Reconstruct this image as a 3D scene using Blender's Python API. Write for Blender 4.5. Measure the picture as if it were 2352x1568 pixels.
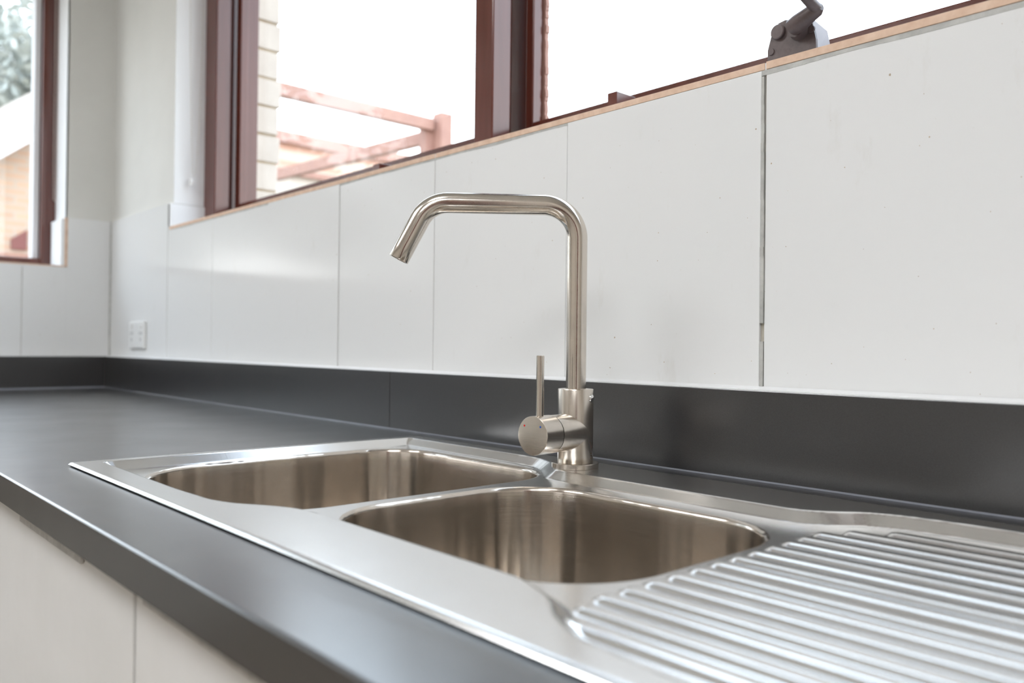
import bpy, bmesh, math, random
from mathutils import Vector, Matrix, noise
from mathutils.geometry import delaunay_2d_cdt
random.seed(7)
for o in list(bpy.data.objects): bpy.data.objects.remove(o)
SC = bpy.context.scene
COL = SC.collection
PI = math.pi
# ------------------------------------------------------------------ camera, world, lights, exposure
ZC = 0.9                                   # worktop height above the floor
cam_d = bpy.data.cameras.new('camera'); cam = bpy.data.objects.new('camera', cam_d); COL.objects.link(cam)
_r = Vector((0.672, 0.7404, 0.0114)).normalized()
_f = Vector((-0.7405, 0.672, 0.0066)); _f = (_f - _r*_f.dot(_r)).normalized()
_u = _r.cross(_f)
cam.matrix_world = Matrix(((_r.x, _u.x, -_f.x, 2.7758), (_r.y, _u.y, -_f.y, -0.8090), (_r.z, _u.z, -_f.z, ZC+0.1409), (0, 0, 0, 1)))
cam_d.sensor_width = 36.0; cam_d.lens = 36.0*1895.6/2352.0; cam_d.clip_start = 0.02; cam_d.clip_end = 200
cam_d.dof.use_dof = True; cam_d.dof.focus_distance = 0.93; cam_d.dof.aperture_fstop = 4.5
SC.camera = cam
W = bpy.data.worlds.new('world'); SC.world = W; W.use_nodes = True
wn = W.node_tree; wn.nodes.clear()
wo = wn.nodes.new('ShaderNodeOutputWorld'); wb = wn.nodes.new('ShaderNodeBackground')
wtc = wn.nodes.new('ShaderNodeTexCoord'); wsp = wn.nodes.new('ShaderNodeSeparateXYZ'); wr = wn.nodes.new('ShaderNodeValToRGB')
wr.color_ramp.elements[0].position = 0.0; wr.color_ramp.elements[0].color = (1.0, 0.97, 0.93, 1)
wr.color_ramp.elements[1].position = 0.5; wr.color_ramp.elements[1].color = (0.72, 0.85, 1.0, 1)
wn.links.new(wtc.outputs['Generated'], wsp.inputs[0]); wn.links.new(wsp.outputs['Z'], wr.inputs[0])
wn.links.new(wr.outputs[0], wb.inputs[0]); wb.inputs[1].default_value = 4.3
wn.links.new(wb.outputs[0], wo.inputs[0])
SC.view_settings.view_transform = 'Standard'; SC.view_settings.look = 'None'
SC.view_settings.exposure = 0.26; SC.view_settings.gamma = 1.0; SC.view_settings.use_curve_mapping = False
PANEL_POWER = 10.3
# ------------------------------------------------------------------ materials
def mat(name, base=(.5,.5,.5), rough=.5, metal=0., spec=.5, aniso=0., coat=0., build=None):
    m = bpy.data.materials.new(name); m.use_nodes = True
    nt = m.node_tree; b = nt.nodes['Principled BSDF']
    b.inputs['Base Color'].default_value = (*base, 1); b.inputs['Roughness'].default_value = rough
    b.inputs['Metallic'].default_value = metal; b.inputs['Specular IOR Level'].default_value = spec
    b.inputs['Anisotropic'].default_value = aniso; b.inputs['Coat Weight'].default_value = coat
    if metal == 1 and aniso: b.inputs['Anisotropic Rotation'].default_value = .25
    b.inputs['Coat Roughness'].default_value = .2
    if build: build(nt, b)
    return m
def N(nt, t, **kw):
    n = nt.nodes.new(t)
    for k, v in kw.items(): setattr(n, k, v)
    return n
def coords(nt, scale=(1,1,1), kind='Object'):
    tc = N(nt, 'ShaderNodeTexCoord'); mp = N(nt, 'ShaderNodeMapping')
    mp.inputs['Scale'].default_value = scale
    nt.links.new(tc.outputs[kind], mp.inputs[0]); return mp.outputs[0]
def nz(nt, vec, scale, detail=3., rough=.5):
    n = N(nt, 'ShaderNodeTexNoise'); n.inputs['Scale'].default_value = scale
    n.inputs['Detail'].default_value = detail; n.inputs['Roughness'].default_value = rough
    nt.links.new(vec, n.inputs['Vector']); return n.outputs['Fac']
def ramp(nt, fac, stops):
    r = N(nt, 'ShaderNodeValToRGB'); e = r.color_ramp.elements
    while len(e) < len(stops): e.new(.5)
    for k, (p, c) in enumerate(stops):
        e[k].position = p; e[k].color = (*c, 1) if len(c) == 3 else c
    nt.links.new(fac, r.inputs[0]); return r.outputs[0]
def mixc(nt, fac, a, b, mode='MIX'):
    m = N(nt, 'ShaderNodeMix', data_type='RGBA', blend_type=mode)
    for inp, v in ((0, fac), (6, a), (7, b)):
        if isinstance(v, (int, float)): m.inputs[inp].default_value = v
        elif isinstance(v, tuple): m.inputs[inp].default_value = (*v, 1)
        else: nt.links.new(v, m.inputs[inp])
    return m.outputs[2]
def bump(nt, b, h, strength, dist=.001):
    n = N(nt, 'ShaderNodeBump'); n.inputs['Strength'].default_value = strength; n.inputs['Distance'].default_value = dist
    nt.links.new(h, n.inputs['Height']); nt.links.new(n.outputs[0], b.inputs['Normal'])

def brushed(scale, tint, lo, hi, kind='Object', stain=.0, tangent=True, bstr=.15, wave=0):
    def f(nt, b):
        v = coords(nt, scale, kind)
        g = nz(nt, v, 1.0, 4., .6)
        rr = N(nt, 'ShaderNodeMapRange'); rr.inputs[3].default_value = lo; rr.inputs[4].default_value = hi
        nt.links.new(g, rr.inputs[0]); nt.links.new(rr.outputs[0], b.inputs['Roughness'])
        v2 = coords(nt, (1,1,1)); s = nz(nt, v2, 26., 4., .6)
        dark = tuple(c*(1-stain) for c in tint)
        c1 = ramp(nt, s, [(.42, tint), (.72, dark)])
        nt.links.new(c1, b.inputs['Base Color'])
        bump(nt, b, g, bstr, .0002)
        if wave:
            n2 = N(nt, 'ShaderNodeBump'); n2.inputs['Strength'].default_value = 1.; n2.inputs['Distance'].default_value = .002
            nt.links.new(nz(nt, coords(nt, (24, 1.2, 1), 'UV'), 1., 2.), n2.inputs['Height'])
            prev = b.inputs['Normal'].links[0].from_node; nt.links.new(n2.outputs[0], prev.inputs['Normal'])
        if tangent:
            t = N(nt, 'ShaderNodeTangent', direction_type='UV_MAP', uv_map='UVMap')
            nt.links.new(t.outputs[0], b.inputs['Tangent'])
    return f
M = {}
M['steel_tap'] = mat('brushed_steel', metal=1, aniso=.55, build=brushed((60, 900, 1), (.70,.645,.58), .12, .19, 'UV', .16))
M['steel_satin'] = mat('satin_steel', metal=1, aniso=.5, build=brushed((60, 900, 1), (.72,.665,.60), .20, .30, 'UV', .14))
M['steel_bowl'] = mat('bowl_steel', metal=1, aniso=.75, build=brushed((14, 900, 1), (.69,.63,.565), .16, .23, 'UV', .10, wave=1))
M['steel_deck'] = mat('deck_steel', metal=1, build=brushed((12, 500, 12), (.92,.915,.905), .17, .26, 'Object', .05, False, .05))
M['chrome'] = mat('chrome', (.8,.8,.8), .06, 1)
M['dark'] = mat('dark_gap', (.012,.012,.012), .6)
M['red'] = mat('red_enamel', (.6,.01,.01), .3); M['blue'] = mat('blue_enamel', (.0,.08,.4), .3)
M['etch'] = mat('etched_mark', (.20,.12,.07), .5, .6)
def counter_b(nt, b):
    v = coords(nt); g = nz(nt, v, 1400., 2.); s = nz(nt, v, 9., 4.)
    rr = N(nt, 'ShaderNodeMapRange'); rr.inputs[3].default_value = .27; rr.inputs[4].default_value = .37
    nt.links.new(s, rr.inputs[0]); nt.links.new(rr.outputs[0], b.inputs['Roughness'])
    nt.links.new(ramp(nt, g, [(.3, (.012,.012,.0135)), (.7, (.022,.022,.024))]), b.inputs['Base Color'])
    bump(nt, b, g, .10, .0002); b.inputs['Specular IOR Level'].default_value = .4; b.inputs['Coat IOR'].default_value = 1.65; b.inputs['Coat Roughness'].default_value = .24
M['counter'] = mat('charcoal_laminate', rough=.34, coat=1., build=counter_b)
def tile_b(nt, b):
    v = coords(nt)
    vo = N(nt, 'ShaderNodeTexVoronoi', voronoi_dimensions='2D'); vo.inputs['Scale'].default_value = 26.
    sp = N(nt, 'ShaderNodeSeparateXYZ'); cb = N(nt, 'ShaderNodeCombineXYZ'); xy = N(nt, 'ShaderNodeMath', operation='ADD')
    nt.links.new(v, sp.inputs[0]); nt.links.new(sp.outputs[0], xy.inputs[0]); nt.links.new(sp.outputs[1], xy.inputs[1])
    nt.links.new(xy.outputs[0], cb.inputs[0]); nt.links.new(sp.outputs[2], cb.inputs[1]); nt.links.new(cb.outputs[0], vo.inputs['Vector'])
    big = nz(nt, v, 9., 3., .8)
    thr = N(nt, 'ShaderNodeMapRange'); thr.inputs[1].default_value = .50; thr.inputs[2].default_value = .95; thr.inputs[3].default_value = .0; thr.inputs[4].default_value = .052
    nt.links.new(big, thr.inputs[0])
    wob = nz(nt, v, 240., 2.)
    ad = N(nt, 'ShaderNodeMath', operation='MULTIPLY_ADD'); ad.inputs[1].default_value = .10; nt.links.new(wob, ad.inputs[0]); nt.links.new(vo.outputs['Distance'], ad.inputs[2])
    sb = N(nt, 'ShaderNodeMath', operation='SUBTRACT'); nt.links.new(ad.outputs[0], sb.inputs[0]); sb.inputs[1].default_value = .05
    lt = N(nt, 'ShaderNodeMath', operation='LESS_THAN'); nt.links.new(sb.outputs[0], lt.inputs[0]); nt.links.new(thr.outputs[0], lt.inputs[1])
    spot = mixc(nt, nz(nt, v, 11., 1.), (.62,.47,.30), (.30,.27,.24))
    smear = ramp(nt, nz(nt, coords(nt, (3,3,1)), 7., 5., .7), [(.60, (.80,.805,.80)), (.80, (.74,.735,.71))])
    c = mixc(nt, lt.outputs[0], smear, spot)
    nt.links.new(c, b.inputs['Base Color'])
M['tile'] = mat('white_gloss_tile', rough=.12, spec=.25, build=tile_b)
M['tile_plain'] = mat('white_tile_lining', (.80,.81,.82), .12)
def noisy(c1, c2, sc, rough=.7, bs=.0, det=4.):
    def f(nt, b):
        v = coords(nt); g = nz(nt, v, sc, det, .6)
        nt.links.new(ramp(nt, g, [(.35, c1), (.7, c2)]), b.inputs['Base Color'])
        if bs: bump(nt, b, g, bs, .003)
    return f
M['terracotta'] = mat('bare_tile_edge', rough=.85, build=noisy((.80,.60,.46), (.66,.45,.32), 60))
M['grout'] = mat('old_grout', rough=.9, build=noisy((.56,.53,.46), (.40,.37,.31), 40))
M['caulk'] = mat('white_silicone', (.82,.83,.84), .25)
M['caulk_old'] = mat('old_sealant', rough=.5, build=noisy((.55,.55,.52), (.38,.38,.36), 50))
M['caulk_clear'] = mat('grey_silicone', (.20,.21,.24), .15)
M['plaster'] = mat('off_white_paint', rough=.7, build=noisy((.73,.725,.69), (.69,.685,.65), 5, bs=.05))
M['reveal'] = mat('white_paint', (.90,.91,.92), .5)
M['ceiling'] = mat('ceiling_paint', (.88,.87,.85), .8)
M['roomwall'] = mat('room_paint', rough=.8, build=noisy((.64,.60,.55), (.60,.56,.51), 3))
M['timberfloor'] = mat('timber_floor', rough=.4, build=noisy((.38,.32,.26), (.30,.25,.20), 4))
def brown_b(nt, b):
    v = coords(nt, (30, 30, 2)); g = nz(nt, v, 2., 4.)
    nt.links.new(ramp(nt, g, [(.3, (.10,.026,.017)), (.75, (.135,.040,.028))]), b.inputs['Base Color'])
    bump(nt, b, g, .08, .001)
M['brown'] = mat('brown_painted_timber', rough=.18, spec=.65, build=brown_b)
M['brown_dark'] = mat('brown_painted_metal', rough=.45, build=noisy((.085,.060,.058), (.13,.095,.09), 90))
M['grey_paint'] = mat('worn_grey_paint', (.55,.53,.56), .5)
M['white_door'] = mat('white_cabinet_paint', rough=.4, build=noisy((.84,.835,.82), (.80,.795,.775), 8))
M['alu'] = mat('brushed_aluminium', rough=.4, metal=.2, build=noisy((.62,.61,.59), (.45,.44,.42), 70))
M['seamtone'] = mat('beige_carcass', (.42,.38,.31), .7)
M['plastic'] = mat('white_plastic', (.84,.84,.83), .3)
M['bead'] = mat('bead_chain_plastic', (.70,.68,.63), .35)
M['beadmetal'] = mat('bead_chain_metal', (.62,.53,.49), .3, .5)
def emit(name, col, s):
    m = bpy.data.materials.new(name); m.use_nodes = True; nt = m.node_tree
    b = nt.nodes['Principled BSDF']; b.inputs['Emission Color'].default_value = (*col, 1); b.inputs['Emission Strength'].default_value = s
    b.inputs['Base Color'].default_value = (.8,.8,.8,1); return m
M['panel'] = emit('fill_emitter', (.955, .975, 1.0), PANEL_POWER)
def glass_mat():
    m = bpy.data.materials.new('window_glass'); m.use_nodes = True; nt = m.node_tree; nt.nodes.clear()
    o = N(nt, 'ShaderNodeOutputMaterial'); mx = N(nt, 'ShaderNodeMixShader'); t = N(nt, 'ShaderNodeBsdfTransparent'); g = N(nt, 'ShaderNodeBsdfGlossy')
    t.inputs[0].default_value = (.97,.98,.98,1); g.inputs['Roughness'].default_value = .02
    fr = N(nt, 'ShaderNodeLayerWeight'); fr.inputs[0].default_value = .5
    pw = N(nt, 'ShaderNodeMath', operation='POWER'); nt.links.new(fr.outputs['Facing'], pw.inputs[0]); pw.inputs[1].default_value = 5.
    ma = N(nt, 'ShaderNodeMath', operation='MULTIPLY_ADD'); nt.links.new(pw.outputs[0], ma.inputs[0]); ma.inputs[1].default_value = .6; ma.inputs[2].default_value = .03
    nt.links.new(ma.outputs[0], mx.inputs[0]); nt.links.new(t.outputs[0], mx.inputs[1]); nt.links.new(g.outputs[0], mx.inputs[2]); nt.links.new(mx.outputs[0], o.inputs[0])
    return m
M['glass'] = glass_mat()
def brick_mat(name, c1, c2, mortar, course=.086, length=.24, ms=.012, axes='xz'):
    def f(nt, b):
        tc = N(nt, 'ShaderNodeTexCoord'); sp = N(nt, 'ShaderNodeSeparateXYZ'); cb = N(nt, 'ShaderNodeCombineXYZ')
        nt.links.new(tc.outputs['Object'], sp.inputs[0])
        nt.links.new(sp.outputs['X' if axes[0] == 'x' else 'Y'], cb.inputs[0]); nt.links.new(sp.outputs['Z'], cb.inputs[1])
        br = N(nt, 'ShaderNodeTexBrick'); br.inputs['Scale'].default_value = 1.; br.inputs['Brick Width'].default_value = length
        br.inputs['Row Height'].default_value = course; br.inputs['Mortar Size'].default_value = ms
        br.inputs['Color1'].default_value = (*c1, 1); br.inputs['Color2'].default_value = (*c2, 1); br.inputs['Mortar'].default_value = (*mortar, 1)
        nt.links.new(cb.outputs[0], br.inputs['Vector']); nt.links.new(br.outputs['Color'], b.inputs['Base Color'])
    return mat(name, rough=.85, build=f)
M['cream_brick'] = mat('cream_brick', rough=.8, build=noisy((.60,.53,.47), (.53,.46,.405), 12))
M['mortar'] = mat('sandy_mortar', (.40,.31,.21), .9)
M['red_brick'] = brick_mat('red_brick', (.62,.36,.27), (.54,.30,.22), (.60,.48,.40))
M['orange_brick'] = brick_mat('orange_brick', (.60,.41,.29), (.53,.36,.26), (.50,.42,.35), axes='yz')
M['rust'] = mat('red_oxide_timber', rough=.6, build=noisy((.40,.215,.165), (.33,.17,.135), 9))
M['white_board'] = mat('white_board', (.78,.78,.8), .5)
M['roof'] = mat('roof_sheet', (.5,.46,.42), .6)
M['shade_win'] = mat('louvred_vent', (.22,.08,.07), .6)
M['leaf'] = mat('gum_leaf', rough=.6, build=noisy((.36,.39,.36), (.50,.52,.50), 4))
M['bark'] = mat('pale_bark', rough=.9, build=noisy((.46,.42,.38), (.30,.27,.24), 6))
M['ground'] = mat('dry_ground', rough=.95, build=noisy((.24,.21,.16), (.2,.18,.13), .6))
M['water'] = mat('water', (1,1,1), .0); M['water'].node_tree.nodes['Principled BSDF'].inputs['Transmission Weight'].default_value = 1; M['water'].node_tree.nodes['Principled BSDF'].inputs['IOR'].default_value = 1.33
# ------------------------------------------------------------------ object helpers (all z given relative to the worktop top)
def link(name, me, m=None, parent=None, smooth=False):
    o = bpy.data.objects.new(name, me); COL.objects.link(o)
    if m is not None:
        for mm in (m if isinstance(m, (list, tuple)) else [m]): me.materials.append(mm)
    if smooth: me.polygons.foreach_set('use_smooth', [True]*len(me.polygons))
    if parent is not None: o.parent = parent
    else: o.location.z = ZC
    return o
def empty(name):
    o = bpy.data.objects.new(name, None); COL.objects.link(o); o.location.z = ZC; o.empty_display_size = .05; return o
def tag(o, label=None, cat=None, group=None, kind=None):
    for k, v in (('label', label), ('category', cat), ('group', group), ('kind', kind)):
        if v: o[k] = v
    return o
class MB:
    def __init__(s): s.bm = bmesh.new()
    def box(s, x0, x1, y0, y1, z0, z1, bev=0., seg=2, mi=0):
        vs = [s.bm.verts.new((x, y, z)) for x in (x0, x1) for y in (y0, y1) for z in (z0, z1)]
        fs = [s.bm.faces.new([vs[i] for i in q]) for q in ((0,1,3,2), (4,6,7,5), (0,4,5,1), (2,3,7,6), (0,2,6,4), (1,5,7,3))]
        for f in fs: f.material_index = mi
        if bev:
            es = {e for f in fs for e in f.edges}
            r = bmesh.ops.bevel(s.bm, geom=list(es), offset=bev, segments=seg, profile=.5, affect='EDGES')
            for f in r['faces']: f.material_index = mi
        return s
    def prism(s, pts, a, b):
        """extrude polygon pts (list of Vectors) from offset vector a to b"""
        p0 = [s.bm.verts.new(Vector(p)+Vector(a)) for p in pts]; p1 = [s.bm.verts.new(Vector(p)+Vector(b)) for p in pts]
        s.bm.faces.new(p0[::-1]); s.bm.faces.new(p1); n = len(pts)
        for i in range(n): s.bm.faces.new((p0[i], p0[(i+1) % n], p1[(i+1) % n], p1[i]))
        return s
    def beam(s, a, b, w, h):
        a = Vector(a); b = Vector(b); d = (b-a).normalized(); up = Vector((0,0,1)) if abs(d.z) < .9 else Vector((1,0,0))
        n = d.cross(up).normalized(); u = n.cross(d)
        s.prism([a+n*w/2+u*h/2, a-n*w/2+u*h/2, a-n*w/2-u*h/2, a+n*w/2-u*h/2], (0,0,0), b-a); return s
    def ball(s, c, r, seg=8):
        bmesh.ops.create_uvsphere(s.bm, u_segments=seg, v_segments=max(4, seg//2+1), radius=r, matrix=Matrix.Translation(c)); return s
    def build(s, name, m, parent=None, smooth=False):
        bmesh.ops.recalc_face_normals(s.bm, faces=s.bm.faces)
        me = bpy.data.meshes.new(name); s.bm.to_mesh(me); s.bm.free()
        o = link(name, me, m, parent, smooth)
        return o
def frame_of(d):
    d = Vector(d).normalized(); a = Vector((0,0,1)) if abs(d.z) < .95 else Vector((1,0,0))
    u = a.cross(d).normalized(); return u, d.cross(u), d
def sweep(name, path, prof, m, parent=None, seg=64, closed_ends=True, uvs=1.0, tangs=None):
    """lathe/tube: path = list of centre points, prof = radii; ring uv: u along the circumference"""
    P = [Vector(p) for p in path]; n = len(P); verts = []; faces = []; uv = []
    u, v, d = frame_of(P[1]-P[0] if (P[1]-P[0]).length > 1e-9 else P[-1]-P[0]); acc = 0
    for i in range(n):
        if tangs: dn = Vector(tangs[i]).normalized()
        else:
            a = P[max(i-1, 0)]; b = P[min(i+1, n-1)]; dn = (b-a).normalized() if (b-a).length > 1e-7 else d
        q = d.rotation_difference(dn); u = q @ u; v = q @ v; d = dn
        if i: acc += (P[i]-P[i-1]).length + abs(prof[i]-prof[i-1])
        for k in range(seg):
            t = 2*PI*k/seg; verts.append(P[i]+(u*math.cos(t)+v*math.sin(t))*prof[i])
        uv.append(acc)
    for i in range(n-1):
        for k in range(seg):
            faces.append((i*seg+k, i*seg+(k+1) % seg, (i+1)*seg+(k+1) % seg, (i+1)*seg+k))
    nside = len(faces)
    if closed_ends: faces.append(tuple(range(seg))[::-1]); faces.append(tuple((n-1)*seg+k for k in range(seg)))
    me = bpy.data.meshes.new(name); me.from_pydata(verts, [], faces); me.update()
    ul = me.uv_layers.new(name='UVMap'); c = 0
    for fi, f in enumerate(faces):
        if fi < nside:
            i, k = divmod(fi, seg)
            for (ii, kk) in ((i, k), (i, k+1), (i+1, k+1), (i+1, k)): ul.data[c].uv = (kk/seg, uv[ii]*uvs); c += 1
        else:
            for vi in f: ul.data[c].uv = (verts[vi].x*5, verts[vi].z); c += 1
    bm = bmesh.new(); bm.from_mesh(me); bmesh.ops.recalc_face_normals(bm, faces=bm.faces)
    for e in bm.edges:
        if len(e.link_faces) == 2 and e.calc_face_angle(0) > math.radians(35): e.smooth = False
    for f in bm.faces: f.smooth = True
    bm.to_mesh(me); bm.free()
    return link(name, me, m, parent)
def rod(name, a, b, r, m, parent=None, seg=48, bev=.0006):
    a = Vector(a); b = Vector(b); d = (b-a).normalized()
    return sweep(name, [a, a+d*bev*.001, a+d*bev, b-d*bev, b-d*bev*.001, b], [r-bev, r-bev, r, r, r-bev, r-bev], m, parent, seg, tangs=[d]*6)
# ------------------------------------------------------------------ the room shell
T0 = 0.0                       # front face of the tiles on the back wall (y) and left wall (x)
TT = .009                      # tile thickness
H_UP, U_T = .0971, .0204       # upstand height and thickness
Z_SILL, Z_TILE, Z_TOP, Z_FLOOR = .4552, .5201, 1.62, -ZC
WX0 = .503                     # left reveal of the back window
LZ, LY = .3726, -.129          # left window: sill height and right reveal
Y_FR = .0915                   # front of the window frame
XR, YF = 4.3, -3.6
w = MB()
w.box(-.13, WX0, TT, .229, Z_FLOOR, Z_TOP)
w.box(WX0, XR+.1, TT, .25, Z_FLOOR, Z_SILL-TT)
w.box(WX0, XR+.1, TT, .25, 1.3, Z_TOP)
w.box(3.35, XR+.1, TT, .25, Z_SILL-TT, 1.3)
wall_back = tag(w.build('wall_back', M['plaster']), kind='structure')
w = MB()
w.box(-.25, -TT, LY, TT, Z_FLOOR, Z_TOP)
w.box(-.25, -TT, YF, LY, Z_FLOOR, LZ-TT)
w.box(-.25, -TT, YF, LY, 1.3, Z_TOP)
w.box(-.25, -TT, YF, -1.45, LZ-TT, 1.3)
wall_left = tag(w.build('wall_left', M['plaster']), kind='structure')
w = MB(); w.box(XR, XR+.12, YF, TT, Z_FLOOR, Z_TOP); tag(w.build('wall_right', M['roomwall']), kind='structure')
w = MB(); w.box(-.25, XR+.12, YF-.12, YF, Z_FLOOR, Z_TOP); tag(w.build('wall_front', M['roomwall']), kind='structure')
w = MB(); w.box(-.25, XR+.12, YF-.12, .25, Z_FLOOR-.1, Z_FLOOR); tag(w.build('floor', M['timberfloor']), kind='structure')
w = MB(); w.box(-.25, XR+.12, YF-.12, .25, Z_TOP, Z_TOP+.1); tag(w.build('ceiling', M['ceiling']), kind='structure')

# tiles: one panel mesh per wall, a real tile per bay with eased edges
J0, PT, G = .7926, .3, .0016
w = MB()
for k in range(-3, 11):
    a, b = J0+(k-1)*PT, J0+k*PT
    a0, b0 = max(a+G/2, 0), b-G/2
    if b0 <= 0: continue
    if b == J0+5*PT: b0 -= .0035
    tp = Z_TILE if b0 <= WX0 else Z_SILL-.0085
    dy = .0012*math.sin(k*2.3)
    if a0 < WX0 < b0:
        w.box(a0, WX0-.0005, T0, TT+.001, H_UP-.01, Z_TILE, .0007)
        w.box(WX0-.0005, b0, T0, TT+.001, H_UP-.01, Z_SILL-.0085, .0007)
    else: w.box(a0, b0, T0+min(dy, 0), TT+.001, H_UP-.01, tp, .0007)
tiles_b = w.build('tile_cladding', M['tile'], wall_back); tag(tiles_b, 'glossy white wall tiles')
w = MB(); w.box(0, 3.35, T0+.0022, TT+.002, H_UP-.01, Z_SILL-.009); w.box(0, WX0, T0+.0022, TT+.002, Z_SILL-.009, Z_TILE-.002)
w.build('grout', M['grout'], wall_back)
# wide joint with an old cracked strip of sealant, a piece missing
w = MB(); xj = J0+5*PT
for (z0, z1, o) in ((H_UP-.002, .150, .0), (.170, .44, .0006)):
    n = 26
    for i in range(n):
        a = z0+(z1-z0)*i/n; b = z0+(z1-z0)*(i+1)/n; j = .0006*noise.noise(Vector((0, 0, a*60)))
        wd = .0030-.0014*max(0, (a-.25)/.2)
        w.box(xj-.0038+j, xj-.0038+wd+.0012+j, T0-.0012-o, TT, a, b)
tag(w.build('joint_sealant', M['caulk_old'], wall_back), 'cracked beige sealant in the wide joint')
w = MB()
w.box(WX0-.001, J0+2*PT, T0-.0004, .0085, Z_SILL-.0078, Z_SILL, .0005)
w.box(J0+2*PT+.0015, J0+3*PT-.001, T0-.0006, .0085, Z_SILL-.0078, Z_SILL, .0005)
w.box(J0+3*PT+.001, J0+5*PT-.001, T0-.0004, .0085, Z_SILL-.0078, Z_SILL, .0005)
w.box(J0+5*PT+.001, 3.35, T0-.0012, .0085, Z_SILL-.0078, Z_SILL+.0006, .0005)
tag(w.build('sill_tile_edge', M['terracotta'], wall_back), 'unglazed peach tile edge under the window')
w = MB(); n = 150
for i in range(n):
    a = WX0+(2.9-WX0)*i/n; b = WX0+(2.9-WX0)*(i+1)/n; h = .0030+.0022*(noise.noise(Vector((a*9, 0, 3)))+.3)+.0035*max(0, (a-1.75)/1.1)
    w.box(a, b, T0-.0003, TT, Z_SILL-.0075-h, Z_SILL-.0082)
w.build('sealant_smear', M['caulk_old'], wall_back)
w = MB(); w.box(WX0, 3.35, .0005, Y_FR, Z_SILL-.009, Z_SILL-.0003); w.box(WX0-.010, WX0-.0008, .0012, .0, 0, 0) if False else None
w.build('sill_tiles', M['tile_plain'], wall_back)
w = MB(); w.box(WX0-TT, WX0+.002, TT+.001, Y_FR, Z_TILE, 1.3); w.box(WX0-TT, WX0+.010, T0, Y_FR, Z_SILL, Z_TILE-.003, .0006)
tag(w.build('reveal_lining', M['reveal'], wall_back), 'bright white window reveal')
# left wall
w = MB()
for (a, b) in ((-.001, -.2445), (-.246, -.545), (-.5465, -.845), (-.8465, -1.145), (-1.1465, -1.45)):
    w_lo, w_hi = b, a
    if w_hi > LY > w_lo:
        w.box(-TT-.001, T0, LY+.001, w_hi, H_UP-.01, Z_TILE, .0007); w.box(-TT-.001, T0, w_lo, LY+.001, H_UP-.01, LZ-.004, .0007)
    else: w.box(-TT-.001, T0, w_lo, w_hi, H_UP-.01, LZ-.004 if w_hi < LY else Z_TILE, .0007)
tag(w.build('tile_cladding', M['tile'], wall_left), 'glossy white wall tiles')
w = MB(); w.box(-TT-.002, -.0022, -1.45, 0, H_UP-.01, LZ-.005); w.box(-TT-.002, -.0022, LY+.002, 0, LZ-.005, Z_TILE-.002)
w.build('grout', M['grout'], wall_left)
w = MB(); w.box(-TT, .0006, -1.45, LY+.004, LZ-.004, LZ, .0005); w.box(-TT, .0006, LY-.004, LY+.0045, LZ-.004, Z_TILE-.001, .0005)
tag(w.build('sill_tile_edge', M['terracotta'], wall_left), 'unglazed peach tile edge around the window')
w = MB(); w.box(-.13, -.0005, -1.45, LY, LZ-.012, LZ-.0005); w.build('sill_tiles', M['tile_plain'], wall_left)
w = MB(); w.box(-.13, -TT, LY-.001, LY+.004, Z_TILE, 1.3); w.box(-.12, -.0005, LY-.014, LY+.001, LZ, Z_TILE-.004, .0006)
tag(w.build('reveal_lining', M['reveal'], wall_left), 'white window reveal')
w = MB(); w.box(-.004, .0035, -.004, .0035, H_UP, Z_TILE); w.build('corner_sealant', M['caulk_old'], wall_back)

# ------------------------------------------------------------------ windows
def brown(name, parent, boxes, bev=.0025, m='brown'):
    w = MB()
    for b in boxes: w.box(*b, bev)
    return w.build(name, M[m], parent)
added_door = tag(empty('added_door_1'), kind='structure')  # unseen door, added as a dark shape for the tap to reflect
w = MB(); w.box(XR-.035, XR-.003, -2.50, -1.72, Z_FLOOR+.002, Z_FLOOR+2.03, .003); w.build('door_leaf', M['brown'], added_door)
w = MB()
for (a, b) in ((-2.57, -2.505), (-1.715, -1.65)): w.box(XR-.025, XR-.001, a, b, Z_FLOOR+.001, Z_FLOOR+2.10, .003)
w.box(XR-.025, XR-.001, -2.505, -1.715, Z_FLOOR+2.035, Z_FLOOR+2.10, .003); w.build('door_frame', M['reveal'], added_door)
rod('door_handle', (XR-.08, -1.80, Z_FLOOR+1.0), (XR-.08, -1.92, Z_FLOOR+1.0), .009, M['chrome'], added_door, 16)
rod('door_handle_stem', (XR-.08, -1.80, Z_FLOOR+1.0), (XR-.034, -1.80, Z_FLOOR+1.0), .009, M['chrome'], added_door, 16)
win1 = tag(empty('window_1'), kind='structure')
FT, FB = 1.3, Z_SILL
XJ, XM0, XM1 = .5786, 1.6791, 1.7274
YS = .133
brown('window_frame', win1, [(WX0-.01, XJ, Y_FR, YS, FB, FT), (WX0-.01, XJ-.0376, YS, .17, FB, FT), (WX0-.01, XJ-.006, .178, .215, FB, FT), (XJ, 3.35, Y_FR, .20, FB, .4895), (XJ, 3.35, Y_FR, .20, FT-.05, FT), (3.29, 3.35, Y_FR, .20, FB, FT)])
brown('mullion', win1, [(XM0, XM1, Y_FR, YS, FB+.02, FT-.02), (XM0+.001, XM1-.0415, YS, .17, FB+.02, FT-.02), (XM0-.034, XM1-.004, .1935, .212, FB+.02, FT-.02)])
def sash(x0, x1, y0, st=.03):
    a = .0225
    s = brown('sash', win1, [(x0, x0+st, y0, y0+a, .497, FT-.05), (x1-st, x1, y0, y0+a, .497, FT-.05), (x0+st, x1-st, y0, y0+a, .480, .5235 if y0 < .16 else .529), (x0+st, x1-st, y0, y0+a, FT-.09, FT-.05)], .002)
    w = MB(); w.box(x0+st-.004, x1-st+.004, y0+.012, y0+.016, .520, FT-.09); w.build('glass_pane', M['glass'], s)
    return s
s1 = sash(.573, XM0+.006, .150, .028); s2 = sash(1.7245, 3.29, .170, .0188)
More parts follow.
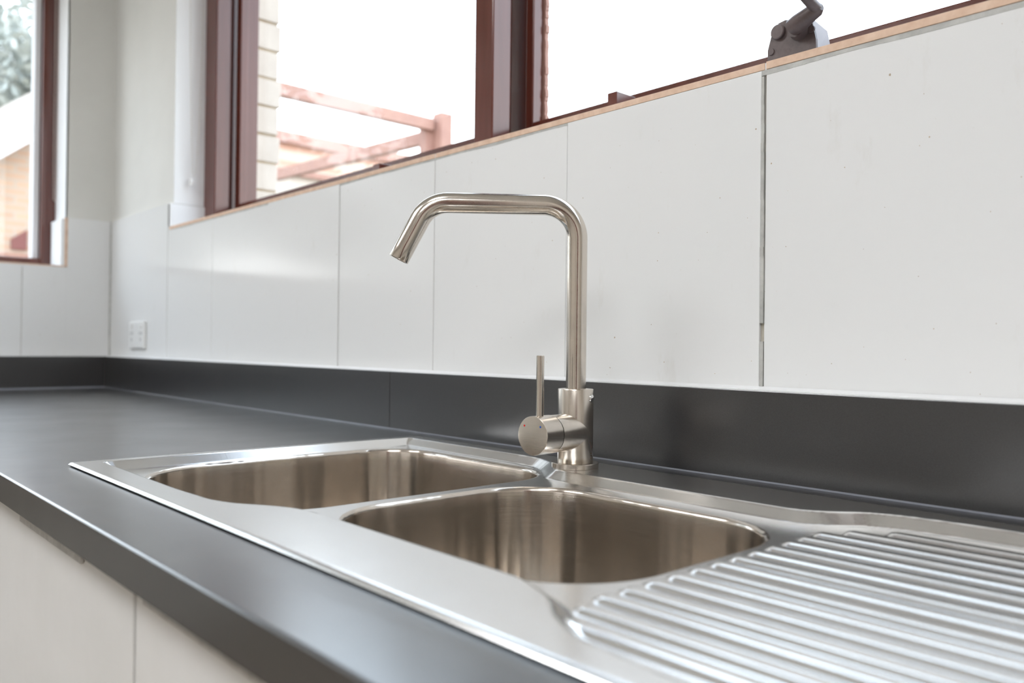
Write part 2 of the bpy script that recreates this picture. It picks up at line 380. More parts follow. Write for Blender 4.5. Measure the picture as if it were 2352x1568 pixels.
w = MB(); n = 60
for i in range(n):                                   # weathered bead outside the second sash
    a = .505+(.9-.505)*i/n; b = a+.4/n; t = .005+.007*max(0, noise.noise(Vector((1, 2, a*11))))+.004*noise.noise(Vector((4, 2, a*70)))
    w.box(XM1+.010, XM1+.0165+t, .194, .202, a, b)
tag(w.build('weathered_bead', M['rust'], s2), 'splintered orange timber bead')
# winder on the sill in front of the second sash
def winder(parent):
    y = .055; b = MB()
    pts = [(2.262,.462),(2.262,.4895),(2.2665,.505),(2.2755,.518),(2.284,.5195),(2.300,.515),(2.315,.517),(2.3215,.488),(2.3225,.462)]
    b.prism([Vector((x, y, z)) for x, z in pts], (0,0,0), (0,.004,0))
    bs = b.build('winder_plate', M['brown_dark'], parent)
    b = MB(); b.box(2.258, 2.330, .050, Y_FR+.002, .456, .4725, .001); b.build('winder_foot', M['dark'], bs)
    b = MB(); b.prism([Vector((2.3205, .0565, .470)), Vector((2.3150, .0565, .512)), Vector((2.3215, .078, .502)), Vector((2.3225, .090, .472))], (0,0,0), (.0018,0,0))
    tag(b.build('side_bracket', M['grey_paint'], bs), 'bare grey side bracket')
    sweep('gear_boss', [(2.2765,.056,.507), (2.2765,.051,.507), (2.2765,.050,.507)], [.0085,.0085,.0075], M['brown_dark'], bs, 24)
    sweep('gear_boss', [(2.302,.056,.503), (2.302,.046,.503)], [.012,.010], M['brown_dark'], bs, 24)
    for (x, z) in ((2.3165,.500), (2.267,.487)):
        s = sweep('screw', [(x,.0555,z), (x,.0535,z)], [.0042,.0038], M['brown_dark'], bs, 16)
    # folded crank handle
    h = sweep('crank_handle', [(2.2975,.043,.5010), (2.3000,.042,.5025), (2.309,.040,.5045), (2.325,.0365,.5095), (2.334,.035,.5115), (2.3385,.034,.5125)], [.004,.0095,.0105,.0088,.0075,.004], M['brown_dark'], bs, 24)
    sweep('handle_knob', [(2.3330,.034,.512), (2.3325,.020,.516), (2.3318,.012,.5205), (2.3310,.000,.524), (2.3308,-.004,.525)], [.0062,.0058,.0066,.0075,.0060], M['brown_dark'], h, 28)
    return bs
tag(winder(win1), 'brown folding window winder with crank handle')
brown('catch_block', win1, [(2.024, 2.0405, .045, .085, .4555, .490)], .0008)
brown('catch_block', win1, [(1.425, 1.447, .052, .090, .4555, .4865)], .0008)

win2 = tag(empty('window_2'), kind='structure')
w = MB()
w.box(-.20, -.128, LY-.042, LY, LZ, FT, .003); w.box(-.20, -.128, -1.45, LY-.042, LZ, .400, .003); w.box(-.20, -.128, -1.45, LY-.042, FT-.05, FT, .003); w.box(-.20, -.128, -1.45, -1.41, LZ, FT, .003)
w.build('window_frame', M['brown'], win2)
w = MB(); w.box(-.195, -.145, LY-.060, LY-.043, .401, FT-.05, .002); w.box(-.195, -.145, -1.41, -1.395, .401, FT-.05, .002)
tag(w.build('lit_frame_strip', M['white_board'], win2), 'outer frame strip coloured pale as if lit')  # white colour stands in for daylight on the outer frame
w = MB(); w.box(-.172, -.168, -1.40, LY-.058, .398, FT-.04); w.build('glass_pane', M['glass'], win2)

# ------------------------------------------------------------------ sink geometry data
SX0, SX1, SY0, SY1 = 1.740, 2.900, -.550, -.066
ZR, ZD = .0040, -.0060
OUT = [(1.757,-.090),(2.00,-.090),(2.045,-.094),(2.078,-.108),(2.104,-.130),(2.122,-.1455),(2.128,-.1475),(2.415,-.1475),(2.432,-.138),(2.458,-.112),(2.485,-.101),(2.53,-.0955),(2.60,-.094),(2.872,-.094),
       (2.872,-.527),(2.56,-.527),(2.505,-.522),(2.475,-.507),(2.452,-.487),(2.415,-.474),(2.175,-.473),(2.145,-.4765),(2.120,-.488),(2.090,-.508),(2.060,-.517),(1.99,-.520),(1.757,-.520)]
def chaikin(p, n=2, cut=.25):
    for _ in range(n):
        q = []
        for i in range(len(p)):
            a = Vector(p[i]); b = Vector(p[(i+1) % len(p)]); L = (b-a).length; c = min(cut, .006/L) if L > 0 else cut
            q += [a+(b-a)*c, b-(b-a)*c]
        p = q
    return [Vector(x) for x in p]
OUTS = chaikin(OUT, 2)
SEGS = [(OUTS[i].x, OUTS[i].y, OUTS[(i+1) % len(OUTS)].x, OUTS[(i+1) % len(OUTS)].y) for i in range(len(OUTS))]
def sdist(x, y):
    best = 1e9; ins = False
    for (ax, ay, bx, by) in SEGS:
        dx, dy = bx-ax, by-ay; L = dx*dx+dy*dy
        t = ((x-ax)*dx+(y-ay)*dy)/L if L else 0
        t = 0 if t < 0 else 1 if t > 1 else t
        ex, ey = x-ax-t*dx, y-ay-t*dy; d = ex*ex+ey*ey
        if d < best: best = d
        if (ay > y) != (by > y) and x < (bx-ax)*(y-ay)/(by-ay)+ax: ins = not ins
    return math.sqrt(best)*(1 if ins else -1)
RIBS = []
for k in range(16):
    RIBS.append((-0.1412-0.02325*k, {0: 2.4932, 1: 2.4688, 14: 2.4617, 15: 2.4769}.get(k, 2.4556)))
RX1 = 2.845; SLW = .0150
def slope(sd):
    if sd <= 0: return ZR
    t = sd/SLW
    if t >= 1: return ZD
    e = .16                                  # short eased ends, straight flank
    if t < e: g = t*t/(2*e)
    elif t > 1-e: g = (1-e)-(1-t)**2/(2*e)
    else: g = t-e/2
    return ZR+(ZD-ZR)*g/(1-e)
def height(x, y):
    z = slope(sdist(x, y))
    d = min(x-SX0, SX1-x, y-SY0, SY1-y); r = .0045
    if d < r:
        q = 1-max(d, 0)/r; z -= .0026*(1-math.sqrt(max(0, 1-q*q)))
    if x > 2.44:
        for (ry, rx) in RIBS:
            if abs(y-ry) < .0125:
                dx = max(rx+.005-x, 0, x-RX1); dd = math.hypot(dx, y-ry)
                if dd < .0108:
                    q = min(1, (.0108-dd)/.0062); z += .0029*q*q*(3-2*q)+.0005*(1-(dd/.0108)**2)
    return z
class Bowl:
    def __init__(s, x0, x1, y0, y1, rr): s.b = (x0, x1, y0, y1); s.rr = rr    # radii: (x0,y0),(x1,y0),(x1,y1),(x0,y1)
    def loop(s, ins):
        x0, x1, y0, y1 = s.b; x0 += ins; x1 -= ins; y0 += ins; y1 -= ins; P = []
        cs = [(x0, y0, 1, 1), (x1, y0, -1, 1), (x1, y1, -1, -1), (x0, y1, 1, -1)]
        nC, nE = 22, 30
        arcs = []
        for i, (cx, cy, sx, sy) in enumerate(cs):
            r = max(s.rr[i]-ins, .012); c = Vector((cx+sx*r, cy+sy*r)); a0 = PI+i*PI/2
            arcs.append([c+Vector((math.cos(a0+PI/2*k/nC), math.sin(a0+PI/2*k/nC)))*r for k in range(nC+1)])
        for i in range(4):
            P += arcs[i]; a = arcs[i][-1]; b = arcs[(i+1) % 4][0]
            P += [a.lerp(b, k/nE) for k in range(1, nE)]
        return P
BOWLS = [Bowl(1.7734, 2.1109, -0.5079, -0.1166, (.11, .085, .075, .075)), Bowl(2.1241, 2.4445, -0.4613, -0.1825, (.085, .085, .082, .080))]
LOOPS = [b.loop(0) for b in BOWLS]
def inside(P, x, y):
    ins = False; n = len(P)
    for i in range(n):
        a = P[i]; b = P[(i+1) % n]
        if (a.y > y) != (b.y > y) and x < (b.x-a.x)*(y-a.y)/(b.y-a.y)+a.x: ins = not ins
    return ins
def build_sink():
    root = tag(empty('kitchen_sink'), 'stainless steel double bowl sink with ribbed drainer set into charcoal worktop', 'sink')
    st = .0022; nx = int(round((SX1-SX0)/st)); ny = int(round((SY1-SY0)/st))
    xs = [SX0+(SX1-SX0)*i/nx for i in range(nx+1)]; ys = [SY0+(SY1-SY0)*j/ny for j in range(ny+1)]
    # classify cells near bowl loops
    keep = {}; nb = set()
    for P in LOOPS:
        for p in P:
            i = int((p.x-SX0)/(SX1-SX0)*nx); j = int((p.y-SY0)/(SY1-SY0)*ny)
            for a in (-1, 0, 1):
                for b in (-1, 0, 1): nb.add((i+a, j+b))
        n = len(P)
        for q in range(n):
            a = P[q]; b = P[(q+1) % n]; m = max(1, int((b-a).length/.001))
            for k in range(m):
                p = a.lerp(b, k/m); nb.add((int((p.x-SX0)/(SX1-SX0)*nx), int((p.y-SY0)/(SY1-SY0)*ny)))
    nbx = set()
    for (i, j) in nb:
        for a in (-1, 0, 1):
            for b in (-1, 0, 1): nbx.add((i+a, j+b))
    bb = [(min(p.x for p in P), max(p.x for p in P), min(p.y for p in P), max(p.y for p in P)) for P in LOOPS]
    def inb(x, y):
        for P, q in zip(LOOPS, bb):
            if q[0] < x < q[1] and q[2] < y < q[3] and inside(P, x, y): return True
        return False
    vid = {}; V = []
    def gv(i, j):
        k = (i, j)
        if k not in vid: vid[k] = len(V); V.append((xs[i], ys[j]))
        return vid[k]
    F = []
    for i in range(nx):
        for j in range(ny):
            if (i, j) in nbx: continue
            if inb((xs[i]+xs[i+1])/2, (ys[j]+ys[j+1])/2): continue
            F.append((gv(i, j), gv(i+1, j), gv(i+1, j+1), gv(i, j+1)))
    # strip between grid and the loops via constrained Delaunay, one bowl region after the other
    cells = [c for c in nbx]
    pts = []; pid = {}
    for (i, j) in cells:
        for a in (0, 1):
            for b in (0, 1):
                k = (i+a, j+b)
                if k not in pid: pid[k] = len(pts); pts.append(Vector((xs[k[0]], ys[k[1]])))
    g_n = len(pts); gkeys = {v: k for k, v in pid.items()}; edges = []
    for P in LOOPS:
        s0 = len(pts)
        for p in P: pts.append(p.copy())
        for q in range(len(P)): edges.append((s0+q, s0+(q+1) % len(P)))
    # drop grid points nearly on the loops
    vv, ee, ff, ov, oe, of = delaunay_2d_cdt(pts, edges, [], 0, 1e-7)
    cellset = set(cells); mp = {}
    for f in ff:
        c = sum((vv[i] for i in f), Vector((0, 0)))/len(f)
        ci = (int((c.x-SX0)/(SX1-SX0)*nx), int((c.y-SY0)/(SY1-SY0)*ny))
        if ci not in cellset or inb(c.x, c.y): continue
        t = []
        for i in f:
            if i not in mp:
                k = None
                for o_ in ov[i]:
                    if o_ < g_n: k = gkeys[o_]
                if k is not None: mp[i] = gv(*k)
                else: mp[i] = len(V); V.append((vv[i].x, vv[i].y))
            t.append(mp[i])
        F.append(tuple(t))
    Z = [height(*p) for p in V]
    e = .0004; NR = []
    for (x, y) in V:
        hx = (height(x+e, y)-height(x-e, y))/(2*e); hy = (height(x, y+e)-height(x, y-e))/(2*e)
        NR.append(Vector((-hx, -hy, 1)).normalized())
    def part(name, sel):
        mp = {}; vs = []; ns = []; fs = []
        for f in F:
            cx = sum(V[i][0] for i in f)/len(f); cy = sum(V[i][1] for i in f)/len(f)
            if sel(cx, cy):
                t = []
                for i in f:
                    if i not in mp: mp[i] = len(vs); vs.append((V[i][0], V[i][1], Z[i])); ns.append(NR[i])
                    t.append(mp[i])
                # keep orientation up
                a, b, c = (Vector(vs[q]) for q in t[:3])
                if (b-a).cross(c-a).z < 0: t = t[::-1]
                fs.append(tuple(t))
        me = bpy.data.meshes.new(name); me.from_pydata(vs, [], fs); me.update()
        me.polygons.foreach_set('use_smooth', [True]*len(me.polygons))
        me.normals_split_custom_set_from_vertices(ns)
        return link(name, me, M['steel_deck'], root)
    def isdr(x, y):
        if x < 2.44 or x > 2.862 or y > -.112 or y < -.508: return False
        tip = 2.452+max(0, (-.19-y)*-1)*1.0+max(0, (-.45-y))*.8
        return x > tip
    rim = part('sink_rim', lambda x, y: not isdr(x, y))
    dr = part('drainer', isdr); tag(dr, 'ribbed drainboard')
    # dark strip painting in the shadow gap under the rim edge
    w = MB(); w.box(SX0+.002, SX1-.002, SY0+.002, SY0+.004, -.0006, .0020); 
    w.box(SX0+.002, SX1-.002, SY1-.004, SY1-.002, -.0006, .0020); w.box(SX0+.002, SX0+.004, SY0+.002, SY1-.002, -.0006, .0020)
    w.build('rim_shadow_strip', M['dark'], root)
    for bi, b in enumerate(BOWLS):
        Ls = []; r = .0045; DEPTH = .175; R2 = .035
        prof = []                              # (inset, z-below-deck)
        for k in range(7):
            t = PI/2*k/6; prof.append((r*math.sin(t), -r*(1-math.cos(t))))
        for k in range(1, 13): prof.append((r+.004*k/12, -r-(DEPTH-R2-r)*k/12))
        for k in range(1, 9):
            t = PI/2*k/8; prof.append((r+.004+R2*(1-math.cos(t)), -(DEPTH-R2)-R2*math.sin(t)))
        verts = []; uv = []; base = b.loop(0); n = len(base); per = [0]
        for i in range(n): per.append(per[-1]+(base[(i+1) % n]-base[i]).length)
        zt = [height(p.x, p.y) for p in base]
        for (ins, dz) in prof:
            L = b.loop(ins); fade = max(0, 1+dz/.03)
            for i, p in enumerate(L): verts.append((p.x, p.y, ZD+dz+(zt[i]-ZD)*fade)); 
            uv.append(-dz)
        cx = (b.b[0]+b.b[1])/2; cy = (b.b[2]+b.b[3])/2; last = b.loop(prof[-1][0])
        for k in range(1, 7):
            t = k/6
            for i, p in enumerate(last):
                dvec = Vector((p.x-cx, p.y-cy)); q = dvec.normalized()*.044; pp = dvec.lerp(q, t)
                verts.append((cx+pp.x, cy+pp.y, ZD-DEPTH-.004*t))
            uv.append(DEPTH+.1*t)
        m = len(uv); faces = []; fuv = []
        for j in range(m-1):
            for i in range(n):
                i2 = (i+1) % n
                faces.append((j*n+i, (j+1)*n+i, (j+1)*n+i2, j*n+i2))
                fuv.append(((per[i], uv[j]), (per[i], uv[j+1]), (per[i+1], uv[j+1]), (per[i+1], uv[j])))
        me = bpy.data.meshes.new('bowl'); me.from_pydata(verts, [], faces); ul = me.uv_layers.new(name='UVMap'); c = 0
        for f in fuv:
            for q in f: ul.data[c].uv = q; c += 1
        bo = link('bowl', me, M['steel_bowl'], root, True)
        if me.polygons[0].normal.z < 0: me.flip_normals()
        tag(bo, ('smaller left bowl', 'larger right bowl')[bi] if False else ('deep bowl at the far end', 'deep bowl beside the drainer')[bi])
        dz = ZD-DEPTH-.004
        ds = sweep('drain_strainer', [(cx, cy, dz+.0005), (cx, cy, dz+.002), (cx, cy, dz+.002), (cx, cy, dz-.006), (cx, cy, dz-.006)], [.045, .044, .036, .032, .001], M['chrome'], bo, 40, False, tangs=[(0,0,1)]*5)
    return root
sink = build_sink()

# ------------------------------------------------------------------ worktop with a real cut-out for the sink
def build_worktop():
    T = .030; D = .6197; cx0, cx1, cy0, cy1 = SX0+.012, SX1-.012, SY0+.012, SY1-.012
    # plan points: main run + return along the left wall
    X1, YL, XL = 3.32, -1.6, .62
    bm = bmesh.new()
    def slab(x0, x1, y0, y1):
        vs = [bm.verts.new((x, y, z)) for x in (x0, x1) for y in (y0, y1) for z in (-T, 0)]
        for q in ((0,1,3,2), (4,6,7,5), (0,4,5,1), (2,3,7,6), (0,2,6,4), (1,5,7,3)): bm.faces.new([vs[i] for i in q])
    for r in ((XL, cx0, -D, 0), (cx0, cx1, -D, cy0), (cx0, cx1, cy1, 0), (cx1, X1, -D, 0), (0, XL, YL, 0)): slab(*r)
    bmesh.ops.remove_doubles(bm, verts=bm.verts, dist=1e-5)
    fs = {}
    for f in list(bm.faces):
        k = tuple(round(c, 4) for c in f.calc_center_median()); fs.setdefault(k, []).append(f)
    bmesh.ops.delete(bm, geom=[f for v in fs.values() if len(v) > 1 for f in v], context='FACES')
    bmesh.ops.recalc_face_normals(bm, faces=bm.faces)
    es = [e for e in bm.edges if all(abs(v.co.y+D) < 1e-4 for v in e.verts) and abs(e.verts[0].co.z-e.verts[1].co.z) < 1e-5 and e.verts[0].co.x > XL-.01 and e.verts[0].co.z > -.001]
    bmesh.ops.bevel(bm, geom=es, offset=.0016, segments=3, profile=.5, affect='EDGES')
    me = bpy.data.meshes.new('worktop'); bm.to_mesh(me); bm.free()
    wt = link('worktop', me, M['counter'])
    tag(wt, 'charcoal laminate kitchen worktop running under the windows with matching upstand', 'worktop')
    w = MB(); w.box(U_T, 1.5993, -U_T, -.0003, 0, H_UP, .0009); w.box(1.6000, X1, -U_T, -.0003, 0, H_UP, .0009); w.build('upstand', M['counter'], wt)
    w = MB(); w.box(.0003, U_T, YL, -.0003, 0, H_UP, .0009); w.build('upstand', M['counter'], wt)
    w = MB()
    w.beam((0, -.0125, H_UP+.0004), (X1, -.0125, H_UP+.0004), .0145, .0010); w.prism([Vector((0,-.0005,H_UP+.0040)), Vector((0,-.0085,H_UP+.0006)), Vector((0,-.0005,H_UP))], (0,0,0), (X1,0,0))
    w.beam((.0125, YL, H_UP+.0004), (.0125, 0, H_UP+.0004), .0145, .0010)
    tag(w.build('sealant_bead', M['caulk'], wt), 'white silicone bead along the top of the upstand')
    w = MB(); w.prism([Vector((U_T, -U_T, .0018)), Vector((U_T, -U_T-.0018, .0002)), Vector((U_T, -U_T, .0002))], (0,0,0), (X1-U_T,0,0))
    w.prism([Vector((U_T, 0, .0042)), Vector((U_T+.0042, 0, .0002)), Vector((U_T, 0, .0002))], (0,-.02,0), (0,YL,0))
    tag(w.build('sealant_bead', M['caulk_clear'], wt), 'clear silicone bead along the foot of the upstand')
build_worktop()

# ------------------------------------------------------------------ base cabinet
cab = tag(empty('base_cabinet'), 'white base cabinets with slim edge pulls under the front of the worktop', 'cabinet')
w = MB(); cz0, cz1 = Z_FLOOR+.10, -.0305
w.box(.66, .678, -.575, -.03, cz0, cz1); w.box(1.615, 1.633, -.575, -.03, cz0, cz1); w.box(3.28, 3.298, -.575, -.03, cz0, cz1)
w.box(.678, 3.28, -.575, -.03, cz0, cz0+.018); w.box(.678, 3.28, -.04, -.03, cz0+.018, cz1); w.box(1.6335, 1.69, -.575, -.557, -.09, cz1); w.box(2.09, 2.14, -.577, -.559, cz0+.018, cz1)
w.build('carcass', M['seamtone'], cab)
w = MB(); w.box(.66, 3.298, -.53, -.514, Z_FLOOR, cz0); w.build('kickboard', M['white_door'], cab)
for (x0, x1, hx0, hx1) in ((.665, 1.137, .80, 1.03), (1.141, 1.617, 1.27, 1.50), (1.621, 2.1115, 1.7521, 1.9831), (2.1185, 2.600, 2.1439, 2.575), (2.604, 3.29, 2.80, 3.03)):
    w = MB(); w.box(x0, x1, -.596, -.577, cz0+.002, -.0345, .0015); d = w.build('cabinet_door', M['white_door'], cab)
    w = MB(); z0 = -.0545 if x0 != 2.1185 else -.0515
    w.box(hx0, hx1, -.6000, -.5965, z0, -.0335, .0007); w.box(hx0, hx1, -.600, -.585, -.0338, -.0328)
    tag(w.build('edge_pull', M['alu'], d), 'slim metal edge pull')

# ------------------------------------------------------------------ mixer tap
def build_tap():
    root = tag(empty('mixer_tap'), 'brushed stainless mixer tap with square gooseneck spout and side lever behind the sink', 'tap')
    tx, ty = 2.1239, -.1177; T = Vector((tx, ty, 0))
    def V3(z): return (tx, ty, z)
    up = (0, 0, 1)
    sweep('base_ring', [V3(z) for z in (.0040, .0040, .0044, .0096, .0100, .0100)], [.0255, .0266, .0270, .0270, .0266, .0200], M['steel_satin'], root, 96, tangs=[up]*6)
    body = sweep('body', [V3(z) for z in (.0096, .0100, .0106, .0928, .0936, .0938, .0938)], [.0200, .0200, .0204, .0204, .0200, .0196, .0116], M['steel_satin'], root, 128, tangs=[up]*7)
    # spout
    s = Vector((-.62, -.785, 0)).normalized(); R = .0385; zh = .3038; pts = []
    P = lambda a, z: T+s*a+Vector((0, 0, z))
    for z in (.090, .0937, .13, .17, .21, .24): pts.append(P(0, z))
    for k in range(0, 25):
        t = PI/2*k/24; pts.append(P(R-R*math.cos(t), zh-R+R*math.sin(t)))
    for a in (.06, .08, .10, .12, .135): pts.append(P(a, zh))
    A = math.radians(62.6); a0 = .1475; R2 = .037
    for k in range(0, 21):
        t = A*k/20; pts.append(P(a0+R2*math.sin(t), zh-R2+R2*math.cos(t)))
    e = (a0+R2*math.sin(A), zh-R2+R2*math.cos(A)); L = .0505
    for k in range(1, 5): pts.append(P(e[0]+L*k/4*math.cos(A), e[1]-L*k/4*math.sin(A)))
    d = (pts[-1]-pts[-2]).normalized(); rr = [.0116]*len(pts)
    tg = None
    pts += [pts[-1]+d*.0004, pts[-1]+d*.0004, pts[-1]-d*.012, pts[-1]-d*.012]; rr += [.0114, .0099, .0096, .0005]
    n = len(pts); tg = [((pts[min(i+1, n-5)]-pts[max(i-1, 0)]).normalized() if i < n-4 else d) for i in range(n)]; tg[n-5] = d
    sweep('spout', pts, rr, M['steel_tap'], root, 72, True, tangs=tg)
    # side handle
    h = Vector((.084, -.99, 0)).normalized(); zc = .0450; c = T+Vector((0, 0, zc)); rh = .0213
    def Hh(L): return c+h*L
    sweep('handle_stub', [Hh(0), Hh(.0443), Hh(.0446), Hh(.0446)], [rh-.0005, rh-.0005, rh-.0006, .005], M['steel_satin'], root, 96, tangs=[h]*4)
    sweep('seal_ring', [Hh(.0440), Hh(.0464)], [rh-.0012]*2, M['dark'], root, 64, tangs=[h]*2)
    knob = sweep('handle', [Hh(.0462), Hh(.0462), Hh(.0465), Hh(.0737), Hh(.0742), Hh(.0743)], [.005, rh-.0003, rh, rh, rh-.0004, rh-.0012], M['steel_satin'], root, 96, tangs=[h]*6)
    rp = Hh(.0626); rod('lever', rp+Vector((0, 0, rh-.003)), rp+Vector((0, 0, .0868)), .00425, M['steel_tap'], knob, 40, .0004)
    hr = Vector((-h.y, h.x, 0)); hr = hr if hr.dot(_r) > 0 else -hr
    for (nm, o, m) in (('hot_dot', -.0118, 'red'), ('cold_dot', .0112, 'blue')):
        q = Hh(.0743)+hr*o+Vector((0, 0, .0104)); sweep(nm, [q, q+h*.0002], [.0011, .0011], M[m], knob, 20, tangs=[h]*2)
        tag(knob.children[-1], {'red': 'red hot-water dot', 'blue': 'blue cold-water dot'}[m])
    # grub screw and the etched maker's mark on the right flank
    def flank(phi, z, r): 
        n = (-_f*math.cos(phi)+_r*math.sin(phi)); n.z = 0; n.normalize(); return T+n*r+Vector((0, 0, z)), n
    q, n = flank(math.radians(57), .0836, .0200)
    gs = sweep('grub_screw', [q, q+n*.0012, q+n*.0020, q+n*.0026, q+n*.0028], [.0045, .0042, .0032, .0018, .0002], M['chrome'], body, 32, tangs=[n]*5)
    tag(gs, 'chrome grub screw')
    mk = MB()
    def quad(p, phi0, phi1, z0, z1): pass
    def stroke(p0, z0, p1, z1, wd=.00035):
        k = 4
        for i in range(k):
            A_, B_ = i/k, (i+1)/k
            pa = p0+(p1-p0)*A_; pb = p0+(p1-p0)*B_; za = z0+(z1-z0)*A_; zb = z0+(z1-z0)*B_
            a, _ = flank(pa, za, .02043); b, n_ = flank(pb, zb, .02043)
            dd = (b-a).normalized(); sd = n_.cross(dd)*wd
            vs = [mk.bm.verts.new(v) for v in (a-sd, b-sd, b+sd, a+sd)]; mk.bm.faces.new(vs)
    dg = math.radians
    stroke(dg(50), .0345, dg(60), .0265); stroke(dg(70), .0345, dg(60), .0265); stroke(dg(60), .0265, dg(60), .0235)
    for z in (.0215, .0185, .0160): stroke(dg(53), z, dg(66), z)
    mko = mk.build('etched_mark', M['etch'], body); tag(mko, 'small etched mark')
    return root
build_tap()

# ------------------------------------------------------------------ socket on the back wall
sk = tag(empty('power_socket'), 'white double power socket low on the tiles in the corner', 'socket')
w = MB(); w.box(.208, .338, -.0095, -.0003, .1240, .2030, .003, 3); pl = w.build('faceplate', M['plastic'], sk)
for x in (.236, .312):
    w = MB(); w.box(x-.007, x+.007, -.0125, -.0095, .182, .1955, .001); w.build('switch', M['plastic'], pl)
    w = MB()
    for (dx, dz) in ((-.009, .168), (.009, .168), (0, .150)): w.box(x+dx-.0012, x+dx+.0012, -.0098, -.0095, dz-.005, dz+.005)
    w.build('socket_slots', M['dark'], pl)
# ------------------------------------------------------------------ bead chains of the blinds
def chain(name, pts, m, label, clip=None, br=.0021):
    t = tag(empty(name), label, 'blind chain')
    w = MB(); d = 0.
    for a, b in zip(pts[:-1], pts[1:]):
        a = Vector(a); b = Vector(b); L = (b-a).length; n = max(1, int(L/.006))
        for i in range(n): w.ball(a.lerp(b, i/n), br, 6)
    w.build('beads', M[m], t, True)
    if clip:
        w = MB(); x, y, z = clip; w.box(x-.004, x+.004, y-.005, y+.005, z-.014, z+.004, .0015); w.ball((x+.004, y, z-.006), .0035, 10)
        w.build('tension_clip', M['plastic'], t)
    return t
chain('blind_chain', [(.530,.035,1.28),(.530,.039,.95),(.530,.046,.70),(.530,.050,.605),(.530,.0535,.598),(.530,.0575,.605),(.530,.066,.72),(.530,.0715,.95),(.530,.075,1.28)], 'bead', 'cream bead chain loop of a blind hanging in the white reveal of the main window', (.520,.050,.585))
chain('blind_chain', [(-.121,-.139,1.28),(-.121,-.1385,.70),(-.121,-.137,.590),(-.119,-.134,.584),(-.1165,-.1325,.590),(-.1165,-.1325,.70),(-.1165,-.1315,1.28)], 'beadmetal', 'bead chain loop hanging against the brown frame of the left window', None, .0027)
# ------------------------------------------------------------------ added fill panels under the ceiling, there to brighten the room
for i, (x, y) in enumerate(((1.15, -1.7), (3.2, -1.9), (2.3, -.95))):
    t = tag(empty('fill_panel'), ('added glowing fill panel over the left of the room', 'added glowing fill panel over the right of the room', 'added glowing fill panel above the sink')[i], 'fill panel')
    hx, hy = (.5, .35) if i < 2 else (.3, .12)
    w = MB(); w.box(x-hx-.02, x+hx+.02, y-hy-.02, y+hy+.02, Z_TOP-.02, Z_TOP-.0005); w.build('housing', M['plastic'], t)
    w = MB(); w.box(x-hx, x+hx, y-hy, y+hy, Z_TOP-.026, Z_TOP-.0205); w.build('diffuser', M['panel'], t)

# ------------------------------------------------------------------ outside the back window
t = tag(empty('brick_pier'), 'cream brick corner of the house just outside the main window', 'brick wall')
w = MB(); k = 0; z = -ZC+.05
while z < 1.6:
    x1 = .405+.0015*math.sin(k*1.7); y1 = .362+.004*math.sin(k*2.9)
    w.box(-.1, x1, .233, y1, z, z+.079, .003, 2); z += .086; k += 1
w.build('brick_courses', M['cream_brick'], t)
w = MB(); w.box(-.1, .400, .236, .355, -ZC, 1.6); w.build('mortar', M['mortar'], t)

t = tag(empty('pergola'), 'rust-red timber pergola frame seen through the main window', 'pergola')
A = Vector((-1.26, 2.20, 0))
def pb(name, a, b, w_, h_):
    m_ = MB(); m_.beam(a, b, w_, h_); return m_.build(name, M['rust'], t)
pb('post', (-1.215, 2.225, -ZC), (-1.215, 2.225, 1.545), .085, .085)
pb('post', (-1.285, 2.160, -ZC), (-1.285, 2.160, 1.515), .065, .065)
pb('top_beam', (-1.25, 2.17, 1.475), (-1.25, .30, 1.475), .05, .07)
pb('side_beam', (-1.30, 2.16, 1.405), (-5.0, 1.95, 1.44), .05, .075)
pb('post', (-5.0, 1.95, -ZC), (-5.0, 1.95, 1.48), .07, .07)
pb('post', (-1.25, .34, -ZC), (-1.25, .34, 1.44), .07, .07)
t = tag(empty('neighbour_house'), 'pink brick house with a red fascia behind the pergola', 'house')
w = MB(); w.box(-5.4, -5.15, 1.6, 9.0, 1.93, 2.22); w.build('upper_wall', M['red_brick'], t)
w = MB(); w.box(-5.4, -5.16, 1.6, 9.0, -ZC-.1, 1.93); w.build('lower_wall', M['cream_brick'], t)
w = MB(); w.box(-5.2, -5.08, 1.55, 9.05, 2.22, 2.34); w.build('fascia', M['rust'], t)
w = MB(); w.box(-5.16, -5.10, 1.55, 9.05, 1.90, 1.96); w.build('string_course', M['rust'], t)
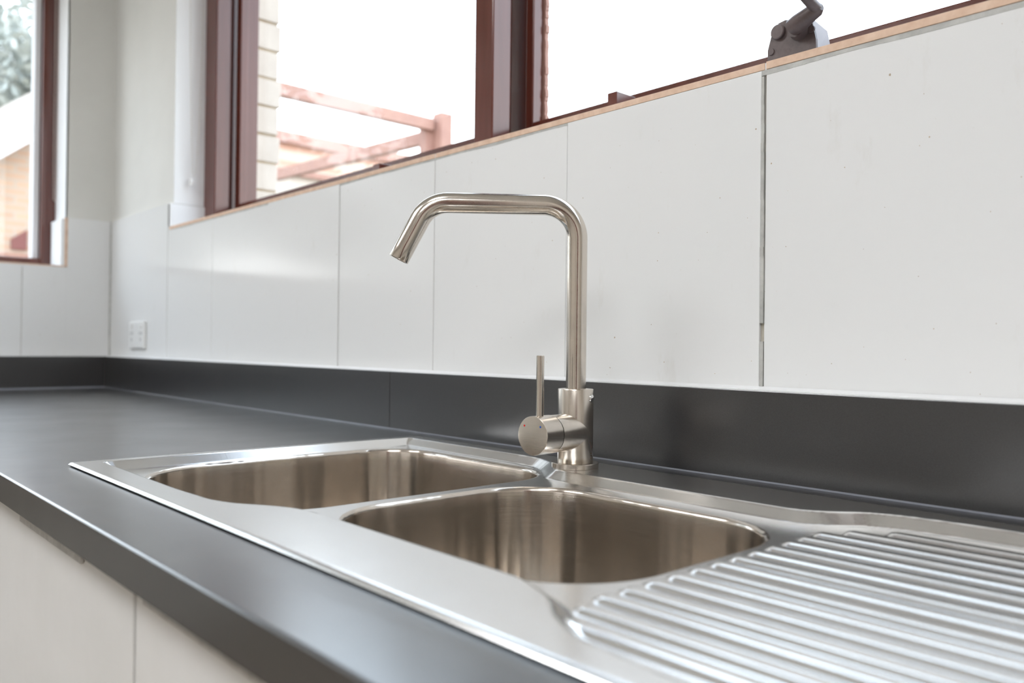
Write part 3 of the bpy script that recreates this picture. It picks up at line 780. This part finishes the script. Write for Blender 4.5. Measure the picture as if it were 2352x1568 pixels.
# outside the left window
t = tag(empty('gable_house'), 'red brick gable end with a white barge board outside the left window', 'house')
X = -7.5
w = MB(); w.prism([Vector((X,-4.,-ZC)), Vector((X,1.50,-ZC)), Vector((X,1.50,2.60)), Vector((X,-.9,.62)), Vector((X,-4.,.62))], (0,0,0), (-.3,0,0)); w.build('brick_wall', M['orange_brick'], t)
w = MB(); w.prism([Vector((X+.35,1.56,2.50)), Vector((X+.35,1.56,2.98)), Vector((X+.35,-1.0,.90)), Vector((X+.35,-1.0,.42))], (0,0,0), (-.05,0,0)); w.build('barge_board', M['white_board'], t)
w = MB(); w.prism([Vector((X+.4,1.60,2.98)), Vector((X+.4,1.60,3.05)), Vector((X+.4,-1.0,.97)), Vector((X+.4,-1.0,.90))], (0,0,0), (-1.8,0,0)); w.build('roof_edge', M['roof'], t)
w = MB(); w.prism([Vector((X+.03,1.165,1.14)), Vector((X+.03,1.315,1.14)), Vector((X+.03,1.315,1.36)), Vector((X+.03,1.165,1.25))], (0,0,0), (-.05,0,0)); w.build('vent', M['shade_win'], t)
w = MB(); w.box(X-.02, X+.10, -1., 1.46, 1.02, 1.085); w.build('ledge', M['rust'], t)
w = MB(); w.box(X-.05, X+.04, 1.42, 1.50, -ZC, 2.5); w.build('downpipe', M['white_board'], t)
def tree(cx, cy, z0, h, r, n, label, name='gum_tree'):
    t = tag(empty(name), label, 'tree')
    sweep('trunk', [(cx, cy, z0), (cx+.1, cy, z0+h*.35), (cx-.05, cy+.1, z0+h*.7), (cx+.1, cy, z0+h)], [.28, .22, .15, .05], M['bark'], t, 12)
    bm = bmesh.new(); rnd = random.Random(int(cx*10)+3)
    cl = [(cx+rnd.uniform(-r, r)*.8, cy+rnd.uniform(-r, r)*.8, z0+h*rnd.uniform(.45, 1.05), rnd.uniform(.3, .55)*r) for _ in range(14)]
    for _ in range(n):
        c = rnd.choice(cl); d = Vector((rnd.gauss(0, 1), rnd.gauss(0, 1), rnd.gauss(0, 1))).normalized()*c[3]*rnd.uniform(.5, 1)
        p = Vector(c[:3])+d; a = Vector((rnd.gauss(0, 1), rnd.gauss(0, 1), rnd.gauss(0, 1))).normalized(); b = a.orthogonal().normalized(); s = rnd.uniform(.08, .16)
        bm.faces.new([bm.verts.new(p+a*s), bm.verts.new(p+b*s*.4), bm.verts.new(p-a*s), bm.verts.new(p-b*s*.4)])
    me = bpy.data.meshes.new('foliage'); bm.to_mesh(me); bm.free(); tag(link('foliage', me, M['leaf'], t), kind='stuff')
tree(-16.6, 3.0, -ZC, 7.2, 2.1, 9000, 'pale gum tree behind the gable house outside the left window')
tree(-9.5, -3.6, -ZC, 5.2, 1.9, 7000, 'broad gum tree added to dim the tile reflections, left of the gable house')  # this tree and the next are added to hide sky from tile reflections
tree(-9.0, -7.6, -ZC, 5.6, 2.0, 7000, 'tall gum tree added to dim the tile reflections, furthest from the gable house')
w = MB(); w.box(-40, 40, -40, 40, -ZC-.4, -ZC-.12); tag(w.build('ground', M['ground']), kind='structure')
